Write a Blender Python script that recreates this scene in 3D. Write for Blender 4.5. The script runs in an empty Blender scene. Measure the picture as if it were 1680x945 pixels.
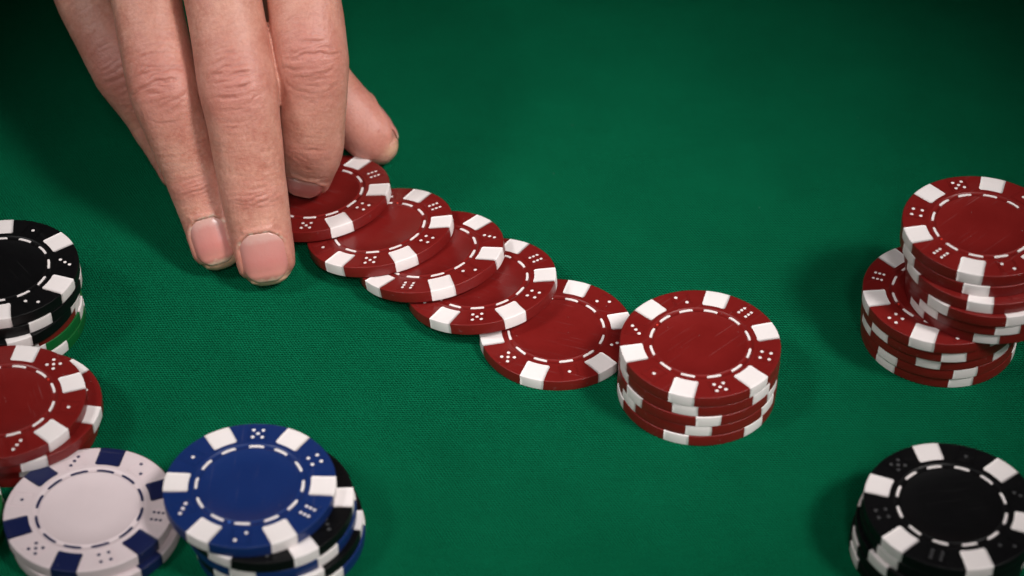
import bpy, math, random
import numpy as np
from mathutils import Vector, Matrix

# ------------------------------------------------------------------ camera, light, exposure
S = bpy.context.scene
MM = 0.001
PITCH = math.radians(40.71)
DIST = 564.5 * MM
cam_data = bpy.data.cameras.new('camera')
cam = bpy.data.objects.new('camera', cam_data)
S.collection.objects.link(cam)
cam.location = (0, -DIST * math.cos(PITCH), DIST * math.sin(PITCH))
cam.rotation_euler = (math.radians(90) - PITCH, 0, 0)
cam_data.sensor_width = 36
cam_data.lens = 3554.5 * 36 / 1680
cam_data.clip_start = 0.01
cam_data.clip_end = 50
cam_data.dof.use_dof = True
cam_data.dof.focus_distance = 0.553
cam_data.dof.aperture_fstop = 13
S.camera = cam

W = bpy.data.worlds.new('World')
S.world = W
W.use_nodes = True
W.node_tree.nodes['Background'].inputs[0].default_value = (1.0, 0.97, 0.95, 1)
W.node_tree.nodes['Background'].inputs[1].default_value = 0.012


def spot(name, loc, aim, power, cone, radius, col):
    d = bpy.data.lights.new(name, 'SPOT')
    d.energy = power
    d.spot_size = math.radians(cone)
    d.spot_blend = 1.0
    d.shadow_soft_size = radius
    d.color = col
    o = bpy.data.objects.new(name, d)
    o.location = loc
    o.rotation_euler = (Vector(aim) - Vector(loc)).to_track_quat('-Z', 'Y').to_euler()
    S.collection.objects.link(o)
    o['label'] = 'studio lamp over the table'
    return o


spot('key_lamp', (0.46, -0.30, 0.70), (-0.018, 0.006, 0), 86, 15.2, 0.15, (1.0, 0.955, 0.925))
spot('side_lamp', (-0.48, -0.20, 0.68), (-0.006, -0.008, 0), 33, 15.4, 0.14, (1.0, 0.965, 0.945))
spot('front_lamp', (0.06, -0.70, 0.70), (-0.004, -0.006, 0), 27, 15.0, 0.11, (1.0, 0.96, 0.935))

S.view_settings.view_transform = 'Standard'
S.view_settings.look = 'None'
S.view_settings.gamma = 1
S.view_settings.exposure = 0
S.render.engine = 'CYCLES'

COL = S.collection
rng = random.Random(7)


# ------------------------------------------------------------------ materials
def mat(name):
    m = bpy.data.materials.new(name)
    m.use_nodes = True
    nt = m.node_tree
    return m, nt, nt.nodes['Principled BSDF']


def node(nt, typ, **kw):
    n = nt.nodes.new(typ)
    for k, v in kw.items():
        if k.startswith('i_'):
            key = k[2:]
            n.inputs[int(key) if key.isdigit() else key].default_value = v
        else:
            setattr(n, k, v)
    return n


def mathn(nt, op, a, b=None, clamp=False):
    n = nt.nodes.new('ShaderNodeMath')
    n.operation = op
    n.use_clamp = clamp
    for i, x in enumerate((a, b)):
        if x is None:
            continue
        if isinstance(x, (int, float)):
            n.inputs[i].default_value = x
        else:
            nt.links.new(x, n.inputs[i])
    return n.outputs[0]


def plastic(name, col, rough=0.42, vary=0.10, spec=0.45, dust=(0.6, 0.5, 0.5)):
    m, nt, b = mat(name)
    L = nt.links.new
    tc = node(nt, 'ShaderNodeTexCoord')
    oi = node(nt, 'ShaderNodeObjectInfo')
    mp = node(nt, 'ShaderNodeVectorMath', operation='SCALE')
    mp.inputs['Scale'].default_value = 1000.0
    L(tc.outputs['Object'], mp.inputs[0])
    ad = node(nt, 'ShaderNodeVectorMath', operation='ADD')
    L(mp.outputs[0], ad.inputs[0])
    rv = node(nt, 'ShaderNodeVectorMath', operation='SCALE')
    rv.inputs[0].default_value = (91, 47, 23)
    L(oi.outputs['Random'], rv.inputs['Scale'])
    L(rv.outputs[0], ad.inputs[1])
    n1 = node(nt, 'ShaderNodeTexNoise', i_Scale=0.12, i_Detail=5.0, i_Roughness=0.6)
    L(ad.outputs[0], n1.inputs['Vector'])
    n2 = node(nt, 'ShaderNodeTexNoise', i_Scale=2.6, i_Detail=3.0, i_Roughness=0.6)
    L(ad.outputs[0], n2.inputs['Vector'])
    # colour: mottled mould tone plus sparse specks of dust
    mix = node(nt, 'ShaderNodeMix', data_type='RGBA')
    c0 = [max(0, c * (1 - vary)) for c in col] + [1]
    c1 = [min(1, c * (1 + vary)) for c in col] + [1]
    mix.inputs[6].default_value = c0
    mix.inputs[7].default_value = c1
    L(n1.outputs['Fac'], mix.inputs[0])
    sp = node(nt, 'ShaderNodeTexVoronoi', i_Scale=0.55)
    L(ad.outputs[0], sp.inputs['Vector'])
    lt = mathn(nt, 'LESS_THAN', sp.outputs['Distance'], 0.055)
    sc = node(nt, 'ShaderNodeSeparateColor')
    L(sp.outputs['Color'], sc.inputs[0])
    pick = mathn(nt, 'GREATER_THAN', sc.outputs[0], 0.80)
    fac = mathn(nt, 'MULTIPLY', mathn(nt, 'MULTIPLY', lt, pick), 0.45)
    mix2 = node(nt, 'ShaderNodeMix', data_type='RGBA')
    L(fac, mix2.inputs[0])
    L(mix.outputs[2], mix2.inputs[6])
    mix2.inputs[7].default_value = (*dust, 1)
    mps = node(nt, 'ShaderNodeMapping')
    mps.inputs['Rotation'].default_value = (0, 0, 1.1)
    mps.inputs['Scale'].default_value = (2.6, 0.07, 1)
    L(ad.outputs[0], mps.inputs[0])
    ns = node(nt, 'ShaderNodeTexNoise', i_Scale=1.0, i_Detail=2.0)
    L(mps.outputs[0], ns.inputs['Vector'])
    scr = node(nt, 'ShaderNodeMapRange')
    scr.inputs['From Min'].default_value = 0.66
    scr.inputs['From Max'].default_value = 0.74
    scr.inputs['To Max'].default_value = 0.075
    L(ns.outputs['Fac'], scr.inputs[0])
    mix3 = node(nt, 'ShaderNodeMix', data_type='RGBA')
    L(scr.outputs[0], mix3.inputs[0])
    L(mix2.outputs[2], mix3.inputs[6])
    mix3.inputs[7].default_value = (*dust, 1)
    L(mix3.outputs[2], b.inputs['Base Color'])
    rr = node(nt, 'ShaderNodeMapRange')
    rr.inputs['To Min'].default_value = rough - 0.07
    rr.inputs['To Max'].default_value = rough + 0.10
    L(n1.outputs['Fac'], rr.inputs[0])
    L(rr.outputs[0], b.inputs['Roughness'])
    b.inputs['Specular IOR Level'].default_value = spec
    # scratches: long thin streaks, and grain
    mpg = node(nt, 'ShaderNodeMapping')
    mpg.inputs['Rotation'].default_value = (0, 0, 0.7)
    mpg.inputs['Scale'].default_value = (3.5, 0.12, 1)
    L(ad.outputs[0], mpg.inputs[0])
    n3 = node(nt, 'ShaderNodeTexNoise', i_Scale=1.6, i_Detail=2.0)
    L(mpg.outputs[0], n3.inputs['Vector'])
    hs = mathn(nt, 'ADD', n2.outputs['Fac'], mathn(nt, 'MULTIPLY', n3.outputs['Fac'], 0.5))
    bp = node(nt, 'ShaderNodeBump', i_Strength=0.10, i_Distance=0.0002)
    L(hs, bp.inputs['Height'])
    L(bp.outputs[0], b.inputs['Normal'])
    return m


M = {
    'red': plastic('red_plastic', (0.172, 0.0092, 0.0080), 0.34, 0.18),
    'white': plastic('white_inlay', (0.86, 0.80, 0.79), 0.36, 0.05, 0.4, (0.45, 0.35, 0.33)),
    'black': plastic('black_plastic', (0.0035, 0.0035, 0.004), 0.40, 0.15, 0.22, (0.12, 0.12, 0.12)),
    'blue': plastic('blue_plastic', (0.0055, 0.024, 0.125), 0.38),
    'green': plastic('green_plastic', (0.004, 0.11, 0.022), 0.42),
    'ivory': plastic('white_plastic', (0.72, 0.61, 0.63), 0.40, 0.05, 0.4, (0.4, 0.35, 0.35)),
    'navy': plastic('navy_inlay', (0.006, 0.012, 0.065), 0.42),
    'nub_red': plastic('red_mould_nub', (0.62, 0.035, 0.02), 0.3),
    'nub_blue': plastic('blue_mould_nub', (0.03, 0.14, 0.55), 0.3),
    'dim': plastic('worn_grey_inlay', (0.055, 0.055, 0.058), 0.5),
}


def cloth_material():
    m, nt, b = mat('green_table_cloth')
    L = nt.links.new
    tc = node(nt, 'ShaderNodeTexCoord')
    mp = node(nt, 'ShaderNodeVectorMath', operation='SCALE')
    mp.inputs['Scale'].default_value = 1000.0
    L(tc.outputs['Object'], mp.inputs[0])
    # threads are never quite straight
    wob = node(nt, 'ShaderNodeTexNoise', i_Scale=0.09, i_Detail=3.0)
    L(mp.outputs[0], wob.inputs['Vector'])
    wv = node(nt, 'ShaderNodeVectorMath', operation='SCALE')
    wv.inputs['Scale'].default_value = 1.6
    L(wob.outputs['Color'], wv.inputs[0])
    av = node(nt, 'ShaderNodeVectorMath', operation='ADD')
    L(mp.outputs[0], av.inputs[0])
    L(wv.outputs[0], av.inputs[1])
    sx = node(nt, 'ShaderNodeSeparateXYZ')
    L(av.outputs[0], sx.inputs[0])
    # twill: rows across (weft) and a diagonal wale
    P = 0.68
    k = 2 * math.pi / P
    row = mathn(nt, 'SINE', mathn(nt, 'MULTIPLY', sx.outputs[1], k))
    diag = mathn(nt, 'SINE', mathn(nt, 'MULTIPLY',
                 mathn(nt, 'ADD', mathn(nt, 'MULTIPLY', sx.outputs[0], 0.92), mathn(nt, 'MULTIPLY', sx.outputs[1], 0.55)), k * 0.98))
    weave = mathn(nt, 'ADD', mathn(nt, 'MULTIPLY', row, 0.5), mathn(nt, 'MULTIPLY', diag, 0.5))
    fz = node(nt, 'ShaderNodeTexNoise', i_Scale=1.9, i_Detail=4.0, i_Roughness=0.7)
    L(mp.outputs[0], fz.inputs['Vector'])
    big = node(nt, 'ShaderNodeTexNoise', i_Scale=0.035, i_Detail=4.0, i_Roughness=0.6)
    L(mp.outputs[0], big.inputs['Vector'])
    # slub: stretched thread-thickness variation
    mpg = node(nt, 'ShaderNodeMapping')
    mpg.inputs['Scale'].default_value = (0.10, 1.5, 1)
    L(mp.outputs[0], mpg.inputs[0])
    slub = node(nt, 'ShaderNodeTexNoise', i_Scale=1.0, i_Detail=3.0)
    L(mpg.outputs[0], slub.inputs['Vector'])
    h = mathn(nt, 'ADD', mathn(nt, 'MULTIPLY', weave, 0.55),
              mathn(nt, 'ADD', mathn(nt, 'MULTIPLY', fz.outputs['Fac'], 1.1), mathn(nt, 'MULTIPLY', slub.outputs['Fac'], 0.25)))
    bp = node(nt, 'ShaderNodeBump', i_Strength=1.0, i_Distance=0.00045)
    L(h, bp.inputs['Height'])
    L(bp.outputs[0], b.inputs['Normal'])
    t = mathn(nt, 'ADD', mathn(nt, 'MULTIPLY', weave, 0.52),
              mathn(nt, 'ADD', mathn(nt, 'MULTIPLY', fz.outputs['Fac'], 0.75),
                    mathn(nt, 'ADD', mathn(nt, 'MULTIPLY', big.outputs['Fac'], 0.35), mathn(nt, 'MULTIPLY', slub.outputs['Fac'], 0.15))))
    cr = node(nt, 'ShaderNodeValToRGB')
    cr.color_ramp.elements[0].position = 0.12
    cr.color_ramp.elements[0].color = (0.0003, 0.044, 0.017, 1)
    cr.color_ramp.elements[1].position = 1.05
    cr.color_ramp.elements[1].color = (0.0042, 0.196, 0.088, 1)
    L(t, cr.inputs[0])
    # lint specks
    sp = node(nt, 'ShaderNodeTexVoronoi', i_Scale=0.16)
    L(av.outputs[0], sp.inputs['Vector'])
    lt = mathn(nt, 'LESS_THAN', sp.outputs['Distance'], 0.035)
    sc = node(nt, 'ShaderNodeSeparateColor')
    L(sp.outputs['Color'], sc.inputs[0])
    pick = mathn(nt, 'GREATER_THAN', sc.outputs[0], 0.82)
    mix = node(nt, 'ShaderNodeMix', data_type='RGBA')
    L(mathn(nt, 'MULTIPLY', mathn(nt, 'MULTIPLY', lt, pick), 0.30), mix.inputs[0])
    L(cr.outputs[0], mix.inputs[6])
    mix.inputs[7].default_value = (0.25, 0.35, 0.28, 1)
    L(mix.outputs[2], b.inputs['Base Color'])
    b.inputs['Roughness'].default_value = 0.75
    b.inputs['Specular IOR Level'].default_value = 0.015
    b.inputs['Sheen Weight'].default_value = 0.0
    b.inputs['Sheen Tint'].default_value = (0.25, 0.8, 0.5, 1)
    return m


def skin_material():
    m, nt, b = mat('skin')
    L = nt.links.new
    tc = node(nt, 'ShaderNodeTexCoord')
    mp = node(nt, 'ShaderNodeVectorMath', operation='SCALE')
    mp.inputs['Scale'].default_value = 1000.0
    L(tc.outputs['Object'], mp.inputs[0])
    fl = node(nt, 'ShaderNodeAttribute', attribute_name='flush')
    cz = node(nt, 'ShaderNodeAttribute', attribute_name='crease')
    tp = node(nt, 'ShaderNodeAttribute', attribute_name='tip')
    n1 = node(nt, 'ShaderNodeTexNoise', i_Scale=0.16, i_Detail=4.0, i_Roughness=0.6)
    L(mp.outputs[0], n1.inputs['Vector'])
    n2 = node(nt, 'ShaderNodeTexNoise', i_Scale=1.1, i_Detail=4.0, i_Roughness=0.65)
    L(mp.outputs[0], n2.inputs['Vector'])
    base = node(nt, 'ShaderNodeValToRGB')
    base.color_ramp.elements[0].position = 0.38
    base.color_ramp.elements[0].color = (0.50, 0.200, 0.145, 1)
    base.color_ramp.elements[1].position = 0.62
    base.color_ramp.elements[1].color = (0.66, 0.335, 0.252, 1)
    tt = mathn(nt, 'ADD', mathn(nt, 'MULTIPLY', n1.outputs['Fac'], 0.6), mathn(nt, 'MULTIPLY', n2.outputs['Fac'], 0.4))
    L(tt, base.inputs[0])
    mf = node(nt, 'ShaderNodeMix', data_type='RGBA')
    L(mathn(nt, 'MULTIPLY', fl.outputs['Fac'], mathn(nt, 'ADD', mathn(nt, 'MULTIPLY', n1.outputs['Fac'], 0.9), 0.2), True), mf.inputs[0])
    L(base.outputs[0], mf.inputs[6])
    mf.inputs[7].default_value = (0.48, 0.155, 0.130, 1)
    mt = node(nt, 'ShaderNodeMix', data_type='RGBA')
    L(mathn(nt, 'MULTIPLY', tp.outputs['Fac'], 0.55), mt.inputs[0])
    L(mf.outputs[2], mt.inputs[6])
    mt.inputs[7].default_value = (0.72, 0.48, 0.31, 1)
    mc = node(nt, 'ShaderNodeMix', data_type='RGBA')
    L(mathn(nt, 'MULTIPLY', cz.outputs['Fac'], 0.55, True), mc.inputs[0])
    L(mt.outputs[2], mc.inputs[6])
    mc.inputs[7].default_value = (0.33, 0.105, 0.075, 1)
    dr = node(nt, 'ShaderNodeAttribute', attribute_name='dry')
    md = node(nt, 'ShaderNodeMix', data_type='RGBA')
    L(mathn(nt, 'MULTIPLY', dr.outputs['Fac'], 0.85, True), md.inputs[0])
    L(mc.outputs[2], md.inputs[6])
    md.inputs[7].default_value = (0.74, 0.58, 0.47, 1)
    L(md.outputs[2], b.inputs['Base Color'])
    b.inputs['Subsurface Weight'].default_value = 0.22
    b.inputs['Subsurface Radius'].default_value = (1.0, 0.38, 0.2)
    b.inputs['Subsurface Scale'].default_value = 0.0022
    b.inputs['Roughness'].default_value = 0.46
    b.inputs['Specular IOR Level'].default_value = 0.5
    v = node(nt, 'ShaderNodeTexVoronoi', i_Scale=1.5)
    L(mp.outputs[0], v.inputs['Vector'])
    n3 = node(nt, 'ShaderNodeTexNoise', i_Scale=3.0, i_Detail=3.0)
    L(mp.outputs[0], n3.inputs['Vector'])
    hh = mathn(nt, 'ADD', mathn(nt, 'MULTIPLY', v.outputs['Distance'], 0.6), n3.outputs['Fac'])
    bp = node(nt, 'ShaderNodeBump', i_Strength=0.32, i_Distance=0.00022)
    L(hh, bp.inputs['Height'])
    L(bp.outputs[0], b.inputs['Normal'])
    rr = node(nt, 'ShaderNodeMapRange')
    rr.inputs['To Min'].default_value = 0.36
    rr.inputs['To Max'].default_value = 0.58
    L(n2.outputs['Fac'], rr.inputs[0])
    L(rr.outputs[0], b.inputs['Roughness'])
    return m


def nail_material():
    m, nt, b = mat('nail_plate')
    L = nt.links.new
    at = node(nt, 'ShaderNodeAttribute', attribute_name='along')
    tc = node(nt, 'ShaderNodeTexCoord')
    mp = node(nt, 'ShaderNodeVectorMath', operation='SCALE')
    mp.inputs['Scale'].default_value = 1000.0
    L(tc.outputs['Object'], mp.inputs[0])
    n1 = node(nt, 'ShaderNodeTexNoise', i_Scale=0.5, i_Detail=3.0)
    L(mp.outputs[0], n1.inputs['Vector'])
    f = mathn(nt, 'ADD', at.outputs['Fac'], mathn(nt, 'MULTIPLY', mathn(nt, 'SUBTRACT', n1.outputs['Fac'], 0.5), 0.20))
    cr = node(nt, 'ShaderNodeValToRGB')
    el = cr.color_ramp.elements
    el[0].position = 0.0
    el[0].color = (0.62, 0.36, 0.31, 1)
    el[1].position = 1.0
    el[1].color = (0.70, 0.47, 0.36, 1)
    for p, c in ((0.12, (0.62, 0.35, 0.31, 1)), (0.24, (0.60, 0.265, 0.235, 1)), (0.6, (0.60, 0.225, 0.20, 1)), (0.90, (0.60, 0.25, 0.205, 1)), (0.97, (0.70, 0.46, 0.35, 1))):
        e = el.new(p)
        e.color = c
    L(f, cr.inputs[0])
    L(cr.outputs[0], b.inputs['Base Color'])
    b.inputs['Roughness'].default_value = 0.24
    b.inputs['Specular IOR Level'].default_value = 0.55
    b.inputs['Subsurface Weight'].default_value = 0.12
    b.inputs['Subsurface Radius'].default_value = (1.0, 0.4, 0.25)
    b.inputs['Subsurface Scale'].default_value = 0.0015
    n2 = node(nt, 'ShaderNodeTexNoise', i_Scale=1.4, i_Detail=2.0)
    L(mp.outputs[0], n2.inputs['Vector'])
    bp = node(nt, 'ShaderNodeBump', i_Strength=0.12, i_Distance=0.0003)
    L(n2.outputs['Fac'], bp.inputs['Height'])
    L(bp.outputs[0], b.inputs['Normal'])
    return m


M['cloth'] = cloth_material()
M['skin'] = skin_material()
M['nail'] = nail_material()


# ------------------------------------------------------------------ helpers
def mesh(name, verts, faces, mats, mi=None, smooth=True, scale=MM):
    me = bpy.data.meshes.new(name)
    me.from_pydata([tuple(c * scale for c in v) for v in verts], [], faces)
    for m in mats:
        me.materials.append(m)
    if mi is not None:
        me.polygons.foreach_set('material_index', mi)
    me.polygons.foreach_set('use_smooth', [smooth] * len(me.polygons))
    me.update()
    return me


def obj(name, data, parent=None):
    o = bpy.data.objects.new(name, data)
    COL.objects.link(o)
    o.parent = parent
    return o


# ------------------------------------------------------------------ the cloth
def build_cloth():
    n = 60
    vs, fs = [], []
    for j in range(n + 1):
        for i in range(n + 1):
            x = -450 + 900 * i / n
            y = -420 + 900 * j / n
            vs.append((x, y, 0))
    for j in range(n):
        for i in range(n):
            a = j * (n + 1) + i
            fs.append((a, a + 1, a + n + 2, a + n + 1))
    o = obj('table_cloth', mesh('table_cloth', vs, fs, [M['cloth']]))
    o['kind'] = 'structure'
    o['label'] = 'green woven cloth covering the card table'
    o['category'] = 'tablecloth'


build_cloth()

# ------------------------------------------------------------------ poker chips
R, T = 19.5, 3.15
HALF = [(0.0, -0.20), (6.0, -0.20), (11.05, -0.20), (11.22, -0.10), (11.42, -0.10), (11.52, -0.24), (12.70, -0.24), (12.85, -0.02), (13.0, 0.015), (13.25, 0.015), (13.40, -0.01), (16.5, -0.01), (18.9, 0.0), (19.28, -0.012), (19.41, -0.05), (19.48, -0.11), (19.5, -0.22)]
TOPP = [(r, T + z) for r, z in HALF]
PROFILE = [(r, -z) for r, z in HALF] + [(19.52, T / 2)] + TOPP[::-1]
EDGE = [(19.28, -0.012), (19.41, -0.05), (19.48, -0.11), (19.5, -0.22)]


def body_mesh(key):
    N = 144
    vs, fs = [], []
    vs.append((0, 0, PROFILE[0][1]))
    for r, z in PROFILE[1:-1]:
        for i in range(N):
            a = 2 * math.pi * i / N
            vs.append((r * math.cos(a), r * math.sin(a), z))
    top = len(vs)
    vs.append((0, 0, PROFILE[-1][1]))
    m = len(PROFILE) - 2
    for i in range(N):
        j = (i + 1) % N
        fs.append((0, 1 + j, 1 + i))
        for k in range(m - 1):
            a = 1 + k * N
            fs.append((a + i, a + j, a + N + j, a + N + i))
        a = 1 + (m - 1) * N
        fs.append((a + i, a + j, top))
    return mesh('chip_body_' + key, vs, fs, [M[key]])


def spot_mesh(key, variant):
    """moulded edge inlay: wraps from the top face over the rim to the underside"""
    r2 = random.Random(variant * 13 + 5)
    off = 0.016
    path = []
    rin = 13.95 + r2.uniform(-0.1, 0.1)
    hw0 = 2.95
    for r, hw in ((rin, hw0 - 0.55), (rin + 0.12, hw0 - 0.28), (rin + 0.3, hw0 - 0.12), (rin + 0.6, hw0), (16.5, hw0 + 0.06), (18.9, hw0 + 0.12)):
        path.append((r, T + off, hw))
    for r, z in EDGE:
        path.append((r + off, T + z + off * 0.6, hw0 + 0.14))
    sh = r2.uniform(-0.15, 0.15)
    path.append((19.52 + off, T * 0.55, hw0 + 0.16 + sh))
    for r, z in EDGE[::-1]:
        path.append((r + off, -z - off * 0.6, hw0 + 0.14 + sh))
    for r, hw in ((18.9, hw0 + 0.12), (16.5, hw0), (rin, hw0 - 0.3)):
        path.append((r, -off, hw))
    K = 9
    vs, fs = [], []
    for q, (r, z, hw) in enumerate(path):
        jl, jr = r2.uniform(-0.06, 0.06), r2.uniform(-0.06, 0.06)
        for k in range(K):
            t = -hw + jl + (2 * hw + jr - jl) * k / (K - 1)
            a = math.asin(max(-1, min(1, t / r)))
            vs.append((r * math.cos(a), r * math.sin(a), z))
    n = len(path)
    for q in range(n - 1):
        for k in range(K - 1):
            a = q * K + k
            fs.append((a, a + K, a + K + 1, a + 1))
    # skirt sinking into the body
    ring = [q * K for q in range(n)] + [(n - 1) * K + k for k in range(1, K)] + [q * K + K - 1 for q in range(n - 2, -1, -1)] + [k for k in range(K - 2, 0, -1)]
    b0 = len(vs)
    for v in ring:
        x, y, z = vs[v]
        r = math.hypot(x, y)
        zz = min(max(z, 0.12), T - 0.12)
        rr = min(r, 19.38)
        vs.append((x / r * rr, y / r * rr, zz))
    for i in range(len(ring)):
        j = (i + 1) % len(ring)
        fs.append((ring[i], ring[j], b0 + j, b0 + i))
    me = mesh('edge_spot_' + key + str(variant), vs, fs, [M[key]])
    return me


def dash_mesh(key, long=False):
    ha = math.radians(9.8 if long else 8.1)
    r0, r1 = 11.80, 12.40
    zt = T - 0.09
    vs, fs = [], []
    K = 7
    rows = []
    for k in range(K):
        a = -ha + 2 * ha * k / (K - 1)
        e = 0.12 if k in (0, K - 1) else 0.0
        for r, z in ((r0 - 0.03, T - 0.3), (r0 + e, zt), (r1 - e, zt), (r1 + 0.03, T - 0.3)):
            vs.append((r * math.cos(a), r * math.sin(a), z))
    for k in range(K - 1):
        for q in range(3):
            a = k * 4 + q
            fs.append((a, a + 1, a + 5, a + 4))
    fs.append((3, 2, 1, 0))
    e = (K - 1) * 4
    fs.append((e, e + 1, e + 2, e + 3))
    return mesh('dash_' + key, vs, fs, [M[key]], smooth=False)


def nub_mesh(key):
    vs, fs = [], []
    K = 10
    for r, z in ((0.30, T - 0.3), (0.28, T - 0.08), (0.16, T - 0.02)):
        for k in range(K):
            a = 2 * math.pi * k / K
            vs.append((12.1 + r * math.cos(a), r * math.sin(a), z))
    for q in range(2):
        for k in range(K):
            fs.append((q * K + k, q * K + (k + 1) % K, q * K + K + (k + 1) % K, q * K + K + k))
    fs.append(tuple(2 * K + k for k in range(K)))
    return mesh('mould_mark_' + key, vs, fs, [M['nub_' + key] if 'nub_' + key in M else M[key]])


PIPS = {1: [(0, 0)], 2: [(-1, -1), (1, 1)], 3: [(-1, 1), (0, 0), (1, -1)], 4: [(-1, -1), (-1, 1), (1, -1), (1, 1)],
        5: [(-1, -1), (-1, 1), (1, -1), (1, 1), (0, 0)], 6: [(-0.95, -1), (0, -1), (0.95, -1), (-0.95, 1), (0, 1), (0.95, 1)]}


def die_mesh(n, key, pkey, flip=False):
    """die face: thin raised square outline in the chip's plastic with inlaid pips"""
    vs, fs, mi = [], [], []
    cx = 16.1
    zt = T + 0.09
    for hs, w in ((2.2, 0.12), (1.72, 0.10)):
        for s in (-1, 1):
            for ax in (0, 1):
                if hs < 1.8 and ax == 0:
                    continue
                b = len(vs)
                x0, x1 = (cx + s * hs - w, cx + s * hs + w)
                y0, y1 = -hs, hs
                if ax:
                    x0, x1, y0, y1 = cx - hs, cx + hs, s * hs - w, s * hs + w
                for z in (T - 0.2, zt):
                    vs += [(x0, y0, z), (x1, y0, z), (x1, y1, z), (x0, y1, z)]
                fs += [(b + 4, b + 5, b + 6, b + 7), (b, b + 1, b + 5, b + 4), (b + 1, b + 2, b + 6, b + 5), (b + 2, b + 3, b + 7, b + 6), (b + 3, b, b + 4, b + 7)]
                mi += [0] * 5
    for px, py in PIPS[n]:
        d = 1.12
        x, y = cx + px * d, py * d * (-1 if flip else 1)
        b = len(vs)
        rp = 0.43 if n < 6 else 0.38
        K = 12
        for r, z in ((rp, T - 0.1), (rp, T + 0.03), (rp * 0.75, T + 0.06)):
            for k in range(K):
                a = 2 * math.pi * k / K
                vs.append((x + r * math.cos(a), y + r * math.sin(a), z))
        for q in range(2):
            for k in range(K):
                k2 = (k + 1) % K
                fs.append((b + q * K + k, b + q * K + k2, b + q * K + K + k2, b + q * K + K + k))
                mi.append(1)
        fs.append(tuple(b + 2 * K + k for k in range(K)))
        mi.append(1)
    return mesh('die_%d_%s' % (n, key), vs, fs, [M[key], M[pkey]], mi, smooth=False)


CACHE = {}


def cached(fn, *a):
    k = (fn.__name__,) + a
    if k not in CACHE:
        CACHE[k] = fn(*a)
    return CACHE[k]


ORDER_CW = [1, 3, 2, 6, 4, 5]
count = [0]


def chip(colour, x, y, z, spot_deg, label, group, printed=False, die=None, flip=False, tilt=0.0, az=0.0, pipkey=None):
    """x, y, z: centre of the underside (mm); spot_deg: heading of one edge spot; die=(number, heading of that die)"""
    sk = 'navy' if colour == 'ivory' else 'white'
    pk = pipkey or sk
    root = obj('poker_chip', None)
    root.empty_display_size = 0.01
    ax = Vector((-math.sin(math.radians(az)), math.cos(math.radians(az)), 0))
    rot = Matrix.Rotation(math.radians(tilt), 4, ax)
    base = Matrix.Rotation(math.radians(spot_deg), 4, 'Z')
    root.matrix_world = Matrix.Translation((x * MM, y * MM, z * MM)) @ rot @ base
    root['label'] = label
    root['category'] = 'poker chip'
    root['group'] = group
    obj('body', cached(body_mesh, colour), root)
    for i in range(6):
        o = obj('edge_spot', cached(spot_mesh, sk, (i + count[0]) % 5), root)
        o.rotation_euler.z = math.radians(60 * i + rng.uniform(-0.6, 0.6))
    count[0] += 1
    if printed:
        for i in range(12):
            o = obj('dash', cached(dash_mesh, sk, colour == 'ivory'), root)
            o.rotation_euler.z = math.radians(30 * i + rng.uniform(-1.0, 1.0))
        o = obj('mould_mark', cached(nub_mesh, colour), root)
        o.rotation_euler.z = math.radians(15 + 60 * (count[0] % 2) + rng.uniform(-2, 2))
        num, head = die or (1, spot_deg + 30)
        start = round((head - spot_deg - 30) / 60) * 60 + 30
        i0 = ORDER_CW.index(num)
        for k in range(6):
            n = ORDER_CW[(i0 + k) % 6]
            a = start - 60 * k * (-1 if flip else 1)
            o = obj('die_mark', cached(die_mesh, n, colour, pk, flip), root)
            o.rotation_euler.z = math.radians(a)
    return root


def tilted(colour, x, y, t, az, spot_deg, label, group, die):
    """a leaning chip: its low rim rests on the cloth"""
    return chip(colour, x, y, R * math.sin(math.radians(t)) + 0.05, spot_deg, label, group, True, die, False, t, az)


# the fanned row
FAN = 'red chips fanned out in a row'
tilted('red', -51.9, 31.5, 10.0, 140, 53.4, 'red poker chip under the index fingertip, end of the fanned row', FAN, (6, 24))
tilted('red', -34.6, 16.3, 11.5, 140, 54.9, 'red poker chip of the fanned row, overlapped by the chip under the fingertip', FAN, (6, 25))
tilted('red', -21.0, 6.4, 11.5, 140, 42.0, 'red poker chip in the middle of the fanned row of five', FAN, (3, 12))
tilted('red', -7.7, -4.5, 9.2, 140, 57.9, 'red poker chip of the fanned row, leaning on the flat last chip', FAN, (5, -92))
chip('red', 11.2, -19.5, 0.02, 70.8, 'red poker chip lying flat at the end of the fanned row, touching a stack', FAN, True, (1, -80), True)


def stack(colours, xy, spots, labels, group, z0=0.0, printed_top=True, die=None, flip=False, printed=()):
    """bottom to top; returns top height"""
    z = z0 + 0.02
    n = len(colours)
    for i in range(n):
        p = (i == n - 1 and printed_top) or i in printed
        last = i == n - 1
        chip(colours[i], xy[i][0], xy[i][1], z, spots[i], labels[i], group, p, die if last else None, flip if last else False,
             pipkey='dim' if colours[i] == 'black' and group.endswith('black chips') else None)
        z += T + 0.034
    return z


ORD5 = ['bottom', 'fourth from the top', 'middle', 'second from the top', 'topmost']
# five-chip stack at the end of the row
stack(['red'] * 5, [(45.45, -38.75), (45.6, -38.65), (45.5, -38.75), (45.65, -38.6), (45.6, -38.7)],
      [-108.3, -92.8, -86.2, -104.0, 133.1],
      ['red poker chip, %s of the stack touching the fanned row' % w for w in ORD5], 'stack of five red chips', die=(1, -137))
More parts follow.
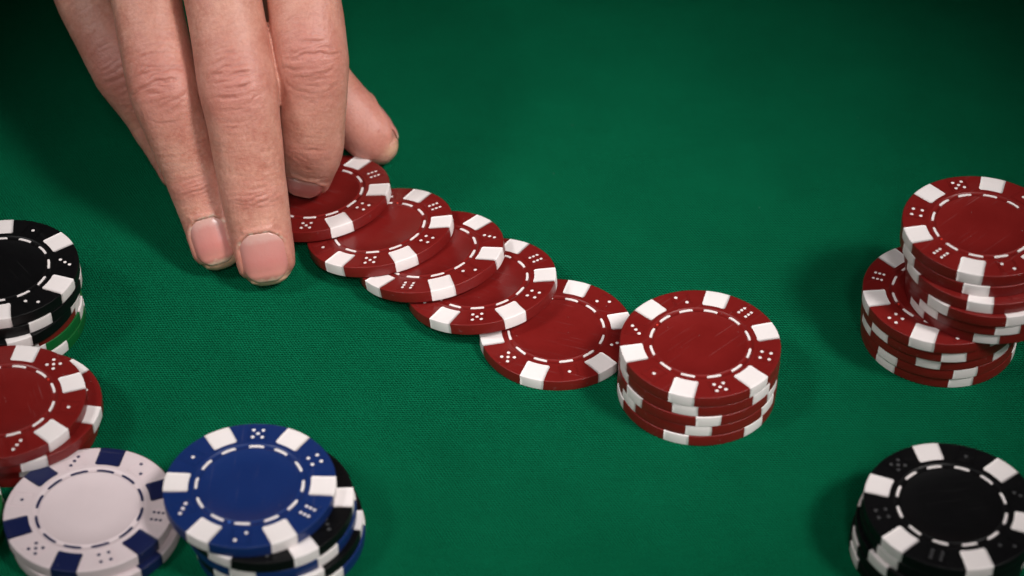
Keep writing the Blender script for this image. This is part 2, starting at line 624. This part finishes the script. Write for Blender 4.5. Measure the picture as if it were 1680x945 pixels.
# double stack: five below, six above set off to one side
stack(['red'] * 5, [(108.2, -18.4), (107.8, -18.8), (107.5, -19.0), (107.3, -19.6), (106.9, -20.0)],
      [-82, -79, -107, -89, 127.9],
      ['red poker chip, %s of the lower half of the tall offset pile' % w for w in ORD5[:4]] + ['red poker chip on which the overhanging upper pile rests'],
      'lower half of the tall red pile', die=(6, 156), flip=True)
H = 5 * (T + 0.034)
stack(['red'] * 6, [(117.4, -20.0), (117.0, -20.4), (116.6, -20.9), (116.0, -19.8), (115.0, -17.2), (114.9, -17.0)],
      [-98, -84, -76, -103, -103, 132.4],
      ['red poker chip, %s of the six overhanging on the tall pile' % w for w in ['lowest', 'fifth from the top', 'fourth from the top', 'third from the top', 'second from the top']] + ['red poker chip on top of the tall double pile'],
      'upper half of the tall red pile', z0=H, die=(4, 162), printed=(3,))
# black stack
stack(['black'] * 5, [(96.6, -92.0), (96.9, -92.4), (97.2, -92.6), (98.0, -92.4), (98.2, -92.6)],
      [-172, -178, -146, -142, 99.7],
      ['black poker chip, %s of the stack made only of black chips' % w for w in ORD5], 'stack of black chips', die=(5, 130))
# black chips on red and green
stack(['green', 'green', 'red', 'black', 'black', 'black'],
      [(-128.6, -14.2), (-128.8, -14.0), (-129.2, -14.4), (-129.2, -17.0), (-127.8, -14.9), (-127.9, -14.7)],
      [-40, 2, -62, -64, -52, 38.9],
      ['green poker chip at the bottom of the mixed black, red and green stack', 'green poker chip under the red one in the mixed stack',
       'red poker chip between black and green chips in the mixed stack', 'black poker chip jutting out just above a red and green pair',
       'black poker chip second from the top of the mixed stack', 'black poker chip topmost above red and green chips'],
      'mixed stack of black, red and green chips', die=(1, 68))
# red stack with shifted top chip
stack(['red'] * 4, [(-119.6, -52.6), (-119.2, -52.8), (-117.6, -54.2), (-120.8, -55.6)],
      [-44, -70, -10, 21.6],
      ['red poker chip, lowest of the stack beside the white chips', 'red poker chip, third from the top of the stack beside the white chips',
       'red poker chip jutting out below the top of the stack beside the white chips', 'red poker chip, shifted topmost of the stack beside the white chips'],
      'red stack beside the white chips', die=(5, 52), printed=(2,))
# white pair
stack(['ivory'] * 2, [(-95.6, -85.6), (-96.8, -84.6)], [18, 80.7],
      ['white poker chip with navy spots, lower of the pair', 'white poker chip with navy spots and dashes, upper of the pair'],
      'pair of white chips', die=(1, 172))
# green chips at the table edge
stack(['green'] * 2, [(-136.0, -86.5), (-136.4, -86.0)], [-30, -34],
      ['green poker chip with white spots, under another green one beside the white pair', 'green poker chip with white spots, resting on another beside the white pair'],
      'pair of green chips')
# blue and black stack
stack(['blue', 'black', 'blue', 'black', 'blue'], [(-53.2, -87.8), (-53.6, -88.0), (-54.9, -87.6), (-55.3, -87.8), (-59.2, -86.2)],
      [12, -2, 16, 1, 178.3],
      ['blue poker chip at the very bottom of the striped blue and black stack', 'black poker chip, lower one in the striped blue and black stack',
       'blue poker chip between two black ones in the striped stack', 'black poker chip right under the shifted blue top chip',
       'blue poker chip with white spots, shifted topmost of the striped stack'],
      'striped stack of blue and black chips', die=(1, 148), flip=True, printed=(3,))


# ------------------------------------------------------------------ the hand
def noise2(x, y, seed):
    r = np.random.RandomState(seed)
    G = r.rand(64, 64)
    xi, yi = np.floor(x).astype(int), np.floor(y).astype(int)
    fx, fy = x - xi, y - yi
    fx = fx * fx * (3 - 2 * fx)
    fy = fy * fy * (3 - 2 * fy)
    a, b = G[xi % 64, yi % 64], G[(xi + 1) % 64, yi % 64]
    c, d = G[xi % 64, (yi + 1) % 64], G[(xi + 1) % 64, (yi + 1) % 64]
    return ((a * (1 - fx) + b * fx) * (1 - fy) + (c * (1 - fx) + d * fx) * fy) * 2 - 1


def unit(v):
    v = np.asarray(v, float)
    return v / np.linalg.norm(v, axis=-1, keepdims=True)


def curve(pts, per=60):
    """Catmull-Rom through pts"""
    P = np.array(pts, float)
    P = np.vstack([2 * P[0] - P[1], P, 2 * P[-1] - P[-2]])
    out, knots = [], [0]
    for i in range(1, len(P) - 2):
        n = per
        t = np.linspace(0, 1, n, endpoint=False)[:, None]
        a, b, c, d = P[i - 1], P[i], P[i + 1], P[i + 2]
        m1, m2 = (c - a) * 0.42, (d - b) * 0.42
        L = np.linalg.norm(c - b)
        m1 = unit(m1) * L
        m2 = unit(m2) * L
        h00, h10, h01, h11 = 2 * t**3 - 3 * t**2 + 1, t**3 - 2 * t**2 + t, -2 * t**3 + 3 * t**2, t**3 - t**2
        out.append(h00 * b + h10 * m1 + h01 * c + h11 * m2)
        knots.append(knots[-1] + n)
    out.append(P[-2][None])
    return np.vstack(out), knots


class Finger:
    def __init__(self, name, joints, dorsal, prof, cap, nail, seed, wrinkle=1.0):
        """joints: tip pad centre, DIP, PIP, MCP, inner end; dorsal: vector per joint; prof: (arc mm from the tip, half width, dorsal, palmar)"""
        self.name, self.seed, self.wr = name, seed, wrinkle
        J = [np.array(j, float) for j in joints]
        tip = J[0] + unit(J[0] - J[1]) * cap
        C, kn = curve([tip] + J, 70)
        dorsal = [dorsal[0]] + list(dorsal)
        self.C = C
        seg = np.linalg.norm(np.diff(C, axis=0), axis=1)
        self.s = np.concatenate([[0], np.cumsum(seg)])
        self.kn = [self.s[k] for k in kn]
        T_ = unit(np.gradient(C, axis=0))
        D = np.stack([np.interp(self.s, self.kn, [unit(d)[k] for d in dorsal]) for k in range(3)], 1)
        D = unit(D - (D * T_).sum(1, keepdims=True) * T_)
        self.T_, self.D, self.B = T_, D, np.cross(D, T_)
        # prof is given against joint arc positions: 1 = DIP, 2 = PIP, 3 = MCP, 4 = end, below 1: mm/DIP
        kk = [0, self.kn[2], self.kn[3], self.kn[4], self.kn[-1]]
        ps = np.interp([p[0] for p in prof], [0, 1, 2, 3, 4], kk)
        self.w = np.interp(self.s, ps, [p[1] for p in prof])
        self.hd = np.interp(self.s, ps, [p[2] for p in prof])
        self.hp = np.interp(self.s, ps, [p[3] for p in prof])
        ker = np.ones(15) / 15
        for nm in ('w', 'hd', 'hp'):
            a = getattr(self, nm)
            setattr(self, nm, np.convolve(np.pad(a, 7, 'edge'), ker, 'valid'))
        ca = cap * 1.25
        u = np.clip((ca - self.s) / ca, 0, 1)
        sc = (1 - u**2.25) ** (1 / 2.25)
        self.w, self.hp = self.w * sc, self.hp * sc
        ud = np.clip((ca * 0.95 - self.s) / (ca * 0.95), 0, 1)
        self.hd = self.hd * (1 - ud**2.0) ** (1 / 2.0)
        self.sD, self.sP = self.kn[2], self.kn[3]
        self.nail = nail  # (start mm from tip, end mm, half width)

    def ring(self, i, K=64):
        a = np.linspace(0, 2 * np.pi, K, endpoint=False)
        c, s = np.cos(a), np.sin(a)
        e = 2 / 2.25
        x = np.sign(s) * np.abs(s) ** e * self.w[i]
        y = np.sign(c) * np.abs(c) ** e * np.where(c > 0, self.hd[i], self.hp[i])
        return self.C[i] + x[:, None] * self.B[i] + y[:, None] * self.D[i]

    def loft(self, K=64):
        n = len(self.s)
        V = [self.C[0]]
        idx = list(range(1, n))
        for i in idx:
            V.extend(self.ring(i, K))
        V.append(self.C[-1])
        F = []
        for k in range(K):
            k2 = (k + 1) % K
            F.append((0, 1 + k2, 1 + k))
            for q in range(len(idx) - 1):
                a = 1 + q * K
                F.append((a + k, a + k2, a + K + k2, a + K + k))
            a = 1 + (len(idx) - 1) * K
            F.append((a + k, a + k2, len(V) - 1))
        return [tuple(v) for v in V], F


def tube(pts, radii, dors, flat=1.0, K=40):
    C, kn = curve(pts, 24)
    s = np.arange(len(C))
    rr = np.interp(s, kn, radii)
    T_ = unit(np.gradient(C, axis=0))
    D = np.array(dors, float)[None]
    D = unit(D - (D * T_).sum(1, keepdims=True) * T_)
    B = np.cross(D, T_)
    V, F = [], []
    a = np.linspace(0, 2 * np.pi, K, endpoint=False)
    # rounded ends
    rows = []
    for i in range(len(C)):
        rows.append((C[i], rr[i], B[i], D[i]))
    pre = [(C[0] - T_[0] * rr[0] * math.sin(t) * 0.8, rr[0] * math.cos(t), B[0], D[0]) for t in (1.45, 1.1, 0.7, 0.35)]
    post = [(C[-1] + T_[-1] * rr[-1] * math.sin(t) * 0.3, rr[-1] * math.cos(t), B[-1], D[-1]) for t in (0.35, 0.7, 1.1, 1.45)]
    rows = pre + rows + post
    V.append(tuple(rows[0][0]))
    for c, r, b, d in rows:
        for q in a:
            V.append(tuple(c + b * r * math.sin(q) + d * r * flat * math.cos(q)))
    V.append(tuple(rows[-1][0]))
    n = len(rows)
    for k in range(K):
        k2 = (k + 1) % K
        F.append((0, 1 + k2, 1 + k))
        for q in range(n - 1):
            b0 = 1 + q * K
            F.append((b0 + k, b0 + k2, b0 + K + k2, b0 + K + k))
        b0 = 1 + (n - 1) * K
        F.append((b0 + k, b0 + k2, len(V) - 1))
    return V, F


VIEW = np.array([0, -0.758, 0.652])     # towards the lamp side: the backs of the straight fingers face this way
up_d = np.array([0, -0.45, 0.9])


def prof(k, pipx=1.0):
    return [(0.0, 7.6 * k, 6.2 * k, 7.0 * k), (0.30, 7.7 * k, 6.2 * k, 7.6 * k), (0.62, 8.1 * k, 6.7 * k, 7.8 * k), (1.0, 8.8 * k, 7.3 * k, 7.4 * k), (1.3, 8.9 * k, 7.4 * k, 8.0 * k),
            (1.65, 9.25 * k, 7.7 * k, 8.3 * k), (1.88, 9.9 * k * pipx, 8.5 * k, 8.2 * k), (2.0, 10.15 * k * pipx, 8.9 * k, 8.0 * k), (2.12, 10.0 * k * pipx, 8.6 * k, 8.4 * k), (2.4, 9.75 * k, 8.4 * k, 9.4 * k),
            (2.75, 10.4 * k, 9.2 * k, 10.0 * k), (3.0, 11.2 * k, 10.5 * k, 10.5 * k), (4.0, 11.5 * k, 10.5 * k, 11.5 * k)]


WR = np.array([-102.0, 140.0, 84.0])
mid = Finger('middle', [(-63.7, 2.4, 7.9), (-66.3, 10.3, 23.0), (-69.7, 23.6, 47.7), (-79.2, 59.5, 76.1), (-90, 98, 82)],
             [VIEW, VIEW, VIEW, up_d, (0, 0, 1)], prof(1.0), 7.2, (1.9, 15.3, 5.95), 11)
ringf = Finger('ring', [(-76.9, 8.2, 7.8), (-81.6, 17.6, 20.6), (-89.6, 29.2, 43.9), (-99.2, 65.4, 70.7), (-103, 100, 80)],
               [VIEW + np.array([-0.12, 0, 0]), VIEW + np.array([-0.15, 0, 0]), VIEW + np.array([-0.12, 0, 0]), up_d, (0, 0, 1)], prof(0.915), 6.6, (1.8, 14.0, 5.4), 23)
index = Finger('index', [(-55.0, 29.2, 14.8), (-52.2, 25.4, 28.6), (-51.6, 31.8, 50.4), (-59.6, 65.0, 76.5), (-78, 98, 84)],
               [(0, -0.96, 0.25), (0.0, -0.93, 0.37), (0.05, -0.70, 0.70), up_d, (0, 0, 1)], prof(0.965), 6.6, (3.0, 13.4, 5.3), 37)
pinky = Finger('pinky', [(-89.4, 39.5, 8.0), (-95.9, 45.1, 19.4), (-104.8, 51.4, 33.0), (-118.8, 77.4, 54.0), (-112, 104, 74)],
               [VIEW + np.array([-0.2, 0, 0])] * 3 + [(-0.2, -0.4, 0.9), (0, 0, 1)], prof(0.80), 5.8, (2.4, 11.2, 4.4), 41, 0.8)
tdors = np.array([0.80, 0.60, 0.25])
thumb = Finger('thumb', [(-38.2, 53.7, 9.4), (-54.6, 65.6, 24.6), (-64.5, 80.0, 50.0), (-84, 116, 68), (-92, 128, 76)],
               [tdors, tdors, (0.8, 0.3, 0.5), (0.6, 0.0, 0.8), (0.3, 0, 0.9)],
               [(0, 7.2, 5.4, 7.2), (0.3, 8.2, 6.3, 8.2), (0.65, 8.9, 7.0, 8.7), (1, 9.4, 7.6, 8.6), (1.15, 9.3, 7.9, 8.6), (1.5, 9.0, 7.8, 9.0), (2, 11, 10, 11), (2.5, 14, 13, 14), (3, 16, 14, 16), (4, 16, 14, 16)], 8.4, (3.4, 16, 5.9), 53)
FINGERS = [mid, ringf, index, pinky, thumb]


def build_hand():
    V, F = [], []

    def add(vf):
        v, f = vf
        b = len(V)
        V.extend(v)
        F.extend([tuple(i + b for i in q) for q in f])

    for fg in FINGERS:
        add(fg.loft())
    # back of the hand, palm, wrist and forearm
    for p0, r in (((-57, 64, 77), 11), ((-78, 62, 75), 11.5), ((-99, 68, 69), 10.5), ((-119, 79, 54), 9.5)):
        add(tube([p0, (np.array(p0) * 0.45 + WR * 0.55), WR + np.array([0, 8, -2])], [r, 14, 17], (0, 0, 1)))
    add(tube([(-84, 84, 64), (-94, 108, 68), WR + np.array([-2, 12, -4])], [17, 22, 19], (0.1, 0, 1), 0.75))
    add(tube([(-68, 88, 58), (-84, 112, 66), WR + np.array([2, 8, -4])], [13, 17, 17], (0.3, 0, 1), 0.9))
    add(tube([WR + np.array([0, -8, -2]), WR + np.array([-3, 22, -1]), WR + np.array([-8, 80, 2])], [24, 26, 31], (0, 0, 1), 0.72))
    me = bpy.data.meshes.new('hand_cage')
    me.from_pydata(V, [], F)
    tmp = bpy.data.objects.new('hand_cage', me)
    COL.objects.link(tmp)
    md = tmp.modifiers.new('r', 'REMESH')
    md.mode = 'VOXEL'
    md.voxel_size = 0.35
    md.adaptivity = 0
    dg = bpy.context.evaluated_depsgraph_get()
    hm = bpy.data.meshes.new_from_object(tmp.evaluated_get(dg))
    bpy.data.objects.remove(tmp)
    bpy.data.meshes.remove(me)
    n = len(hm.vertices)
    co = np.empty(n * 3)
    hm.vertices.foreach_get('co', co)
    co = co.reshape(-1, 3)
    ed = np.empty(len(hm.edges) * 2, dtype=np.int32)
    hm.edges.foreach_get('vertices', ed)
    ed = ed.reshape(-1, 2)
    deg = np.bincount(ed.ravel(), minlength=n)[:, None]

    def smooth(X, it, lam=0.5):
        for _ in range(it):
            acc = np.stack([np.bincount(ed[:, 0], X[ed[:, 1], k], n) + np.bincount(ed[:, 1], X[ed[:, 0], k], n) for k in range(X.shape[1])], 1)
            X = X + lam * (acc / deg - X)
        return X

    co = smooth(co, 5)
    # far from the fingers the joins are blended much more
    wgt = np.clip((co[:, 1] - 62) / 25, 0, 1)[:, None] * np.clip((co[:, 2] - 42) / 20, 0, 1)[:, None]
    sm = co
    for _ in range(3):
        sm = smooth(sm, 40)
        co = co + wgt * (sm - co) * 0.9
        sm = co
    hm.vertices.foreach_set('co', co.ravel())
    hm.update()
    nor = np.empty(n * 3)
    hm.vertex_normals.foreach_get('vector', nor)
    nor = nor.reshape(-1, 3)
    # nearest finger and its own coordinates
    best = np.full(n, 1e9)
    second = np.full(n, 1e9)
    bf = np.zeros(n, int)
    bi = np.zeros(n, int)
    for q, fg in enumerate(FINGERS):
        P = fg.C[::3]
        for a in range(0, n, 40000):
            c = co[a:a + 40000]
            d2 = (c * c).sum(1)[:, None] - 2 * c @ P.T + (P * P).sum(1)[None]
            j = d2.argmin(1)
            m_ = d2[np.arange(len(c)), j]
            m_ = np.sqrt(np.maximum(m_, 0)) / np.maximum(fg.w[j * 3], 4)
            up = m_ < best[a:a + 40000]
            sec = second[a:a + 40000]
            sec[:] = np.where(up, best[a:a + 40000], np.minimum(sec, m_))
            best[a:a + 40000][up] = m_[up]
            bf[a:a + 40000][up] = q
            bi[a:a + 40000][up] = j[up] * 3
    disp = np.zeros(n)
    flush = np.zeros(n)
    crease = np.zeros(n)
    tipm = np.zeros(n)
    dry = np.zeros(n)
    for q, fg in enumerate(FINGERS):
        I = np.where((bf == q) & (best < 1.6))[0]
        k = bi[I]
        rel = co[I] - fg.C[k]
        s = fg.s[k] + (rel * fg.T_[k]).sum(1)
        yb = (rel * fg.B[k]).sum(1)
        yd = (rel * fg.D[k]).sum(1)
        ang = np.arctan2(yb, yd)
        w = np.maximum(np.interp(s, fg.s, fg.w), 1)
        y = ang * w
        dors = np.clip((np.cos(ang) + 0.25) / 0.6, 0, 1)
        d = np.zeros(len(I))
        cr = np.zeros(len(I))
        r = np.random.RandomState(fg.seed)
        wob = noise2(y * 0.15 + 7, s * 0.16 + 3, fg.seed) * 0.95 + noise2(y * 0.42, s * 0.38, fg.seed + 1) * 0.30
        # knuckle folds
        for s0, span, num, dep, halfw in ((fg.sP, 10.2, 17, 0.235, 8.8), (fg.sD, 3.4, 5, 0.22, 8.0)):
            for g in range(num):
                x0 = -span + 2 * span * (g + 0.5) / num + r.uniform(-0.35, 0.35)
                core = 1 - abs(x0) / span
                y0 = r.uniform(-1.6, 1.6)
                hw = halfw * (0.45 + 0.55 * r.rand())
                arc = x0 * np.sqrt(np.clip(1 - 0.8 * (y / (halfw * 1.1)) ** 2, 0.02, 1))
                own = noise2(y * 0.28 + g * 3.7, s * 0 + g * 2.3, fg.seed + 21) * 0.55 + noise2(y * 0.75 + g * 1.9, s * 0 + g * 4.1, fg.seed + 22) * 0.16
                t = (s - s0) - arc - wob * (0.4 + 0.5 * core) - own * (0.4 + 0.8 * core) + r.uniform(-0.08, 0.08) * y
                win = np.clip(1.25 - ((y - y0) / hw) ** 2, 0, 1) * np.clip(0.72 + 0.9 * noise2(y * 0.22 + g * 2.1, s * 0.22 + g * 0.9, fg.seed + 31), 0, 1)
                win = win * np.clip(0.75 + 0.6 * noise2(y * 0.45 + g * 5.3, s * 0 + g * 1.7, fg.seed + 9), 0.1, 1)
                wd = r.uniform(0.24, 0.40)
                gv = np.exp(-(t / wd) ** 2) * win
                a_ = dep * (0.35 + 0.65 * core) * r.uniform(0.6, 1.25) * fg.wr
                d -= a_ * gv * 1.25
                d += a_ * 0.5 * np.exp(-((t - 0.95) / 0.6) ** 2) * win
                cr = np.maximum(cr, gv * min(1, a_ / 0.25))
            # soft swelling between folds
            d += 0.25 * np.exp(-(((s - s0) / (span * 0.7)) ** 2 + (y / halfw) ** 2)) * (dep / 0.3)
            flush[I] = np.maximum(flush[I], np.exp(-(((s - s0) / (span * 1.05)) ** 2 + (y / (halfw * 1.2)) ** 2)) * (0.85 if s0 == fg.sP else 0.6))
        # one or two long creases on either side of the DIP fold and fine transverse lines everywhere
        fine = noise2(s * 1.5 + wob * 1.2, y * 0.16 + 11, fg.seed + 3) * 0.55 + noise2(s * 2.6 + wob, y * 0.28, fg.seed + 4) * 0.35
        d += 0.07 * fine * (s > fg.sD * 0.55) * dors
        d += 0.03 * noise2(y * 1.3 + s * 0.5, s * 0.9 - y * 0.4, fg.seed + 6) * dors
        cr = np.maximum(cr, np.clip(-fine - 0.25, 0, 1) * 0.35 * dors)
        # large-scale softness
        d += 0.22 * noise2(s * 0.11, y * 0.14 + 5, fg.seed + 8)
        # nail bed and the fold round it
        n0, n1, nw = fg.nail
        hw = nw * np.where(s > n1 - 3.5, np.sqrt(np.clip(1 - (np.clip(s - (n1 - 4.5), 0, 4.5) / 4.6) ** 2 * 0.85, 0.05, 1)), 1)
        e = np.minimum(np.minimum(s - n0, n1 - s), hw - np.abs(yb))       # > 0 inside the plate
        on = (np.cos(ang) > 0.0)
        inside = np.clip(e / 0.5 + 0.5, 0, 1) * on
        side = np.exp(-((e + 0.75) / 0.75) ** 2) * on * np.clip((s - n0 - 1.0) / 2, 0, 1)
        d = d * (1 - inside) - 0.42 * inside + 0.36 * side
        # ragged dry cuticle along the base
        cut = np.exp(-((e + 0.05) / 0.42) ** 2) * on * np.clip((s - n1 + 4.0) / 2.0, 0, 1)
        d += 0.14 * cut * np.clip(noise2(y * 1.7, s * 1.7, fg.seed + 14) + 0.3, 0, 1.3)
        cr = np.where(s < n1 + 1.5, cr * 0.4, cr) + 0.5 * np.exp(-((e + 0.05) / 0.3) ** 2) * on * (s > n0 + 2) * (s < n1 - 5) * 0.5
        flush[I] = np.maximum(flush[I], 0.55 * np.clip((fg.sD * 0.75 - s) / 6, 0, 1) * (s > 3))
        tipm[I] = np.clip((min(n0, 2.0) + 2.4 - s) / 2.5, 0, 1) * np.clip(np.cos(ang) * 2 + 1.2, 0, 1) 
        dry[I] = np.clip(cut * np.clip(noise2(y * 0.9 + 3, s * 0.9, fg.seed + 15) * 1.1 + noise2(y * 2.3, s * 2.3, fg.seed + 16) * 0.6 + 0.35, 0, 1), 0, 1)
        fade = np.clip((fg.kn[4] - 6 - s) / 10, 0, 1) * np.clip((second[I] - 1.12) / 0.18, 0, 1)
        disp[I] = d * fade
        crease[I] = np.clip(cr, 0, 1) * fade
    co = co + nor * disp[:, None]
    # flesh flattens where it presses the cloth
    low = co[:, 2] < 0.25
    co[low, 2] = 0.25 + (co[low, 2] - 0.25) * 0.04
    hm.vertices.foreach_set('co', (co * MM).ravel())
    for nm, arr in (('flush', flush), ('crease', crease), ('tip', np.clip(tipm, 0, 1)), ('dry', dry)):
        at = hm.attributes.new(nm, 'FLOAT', 'POINT')
        at.data.foreach_set('value', arr.astype(np.float32))
    hm.polygons.foreach_set('use_smooth', [True] * len(hm.polygons))
    hm.materials.clear()
    hm.materials.append(M['skin'])
    hm.update()
    hm.name = 'hand_skin'
    root = obj('person', hm)
    root['label'] = 'bare hand reaching in, index fingertip pressing the end chip of the row'
    root['category'] = 'hand'
    for fg in FINGERS:
        n0, n1, nw = fg.nail
        A, B = 30, 21
        vs, al = [], []
        for i in range(A):
            q = i / (A - 1)
            s = n0 + (n1 - n0) * q
            c = np.array([np.interp(s, fg.s, fg.C[:, k]) for k in range(3)])
            t = np.array([np.interp(s, fg.s, fg.T_[:, k]) for k in range(3)])
            dd = np.array([np.interp(s, fg.s, fg.D[:, k]) for k in range(3)])
            b = np.cross(dd, t)
            w, hd = np.interp(s, fg.s, fg.w), np.interp(s, fg.s, fg.hd)
            hw = nw * (math.sqrt(max(0.05, 1 - (max(0, s - (n1 - 4.5)) / 4.6) ** 2 * 0.85)))
            if q < 0.40:
                hw *= math.sqrt(1 - ((0.40 - q) / 0.40) ** 2 * 0.82)
            hw = min(hw, 0.80 * w)
            # the plate keeps its own even arch and runs on straight towards the free edge
            sb = n0 + (n1 - n0) * 0.55
            wb, hb = np.interp(sb, fg.s, fg.w), np.interp(sb, fg.s, fg.hd)
            hh = max(hd, min(hd + 0.30, hb - (sb - s) * 0.16) if s < sb else hd)
            ww = max(w, wb * 0.97)
            for j in range(B):
                x = -hw + 2 * hw * j / (B - 1)
                yy = hh * max(0.0, 1 - (abs(x) / ww) ** 2.25) ** (1 / 2.25)
                rim = abs(2 * j / (B - 1) - 1)
                lift = -0.02 - 0.35 * (max(0, rim - 0.72) / 0.28) ** 2 - 0.25 * (max(0, q - 0.82) / 0.18) ** 2
                vs.append(tuple(c + b * x + dd * (yy + lift)))
                al.append(1 - q)
        nv = len(vs)
        fs = []
        for i in range(A - 1):
            for j in range(B - 1):
                a = i * B + j
                fs.append((a, a + 1, a + B + 1, a + B))
        # thickness
        for i in range(A):
            s = n0 + (n1 - n0) * i / (A - 1)
            dd = np.array([np.interp(s, fg.s, fg.D[:, k]) for k in range(3)])
            for j in range(B):
                vs.append(tuple(np.array(vs[i * B + j]) - dd * 0.45))
                al.append(al[i * B + j])
        for i in range(A - 1):
            for j in range(B - 1):
                a = nv + i * B + j
                fs.append((a, a + B, a + B + 1, a + 1))
        border = [j for j in range(B)] + [i * B + B - 1 for i in range(1, A)] + [(A - 1) * B + j for j in range(B - 2, -1, -1)] + [i * B for i in range(A - 2, 0, -1)]
        for i in range(len(border)):
            a, b2 = border[i], border[(i + 1) % len(border)]
            fs.append((b2, a, a + nv, b2 + nv))
        nm_ = mesh('fingernail_' + fg.name, vs, fs, [M['nail']])
        at = nm_.attributes.new('along', 'FLOAT', 'POINT')
        at.data.foreach_set('value', np.array(al, np.float32))
        obj('fingernail', nm_, root)


build_hand()
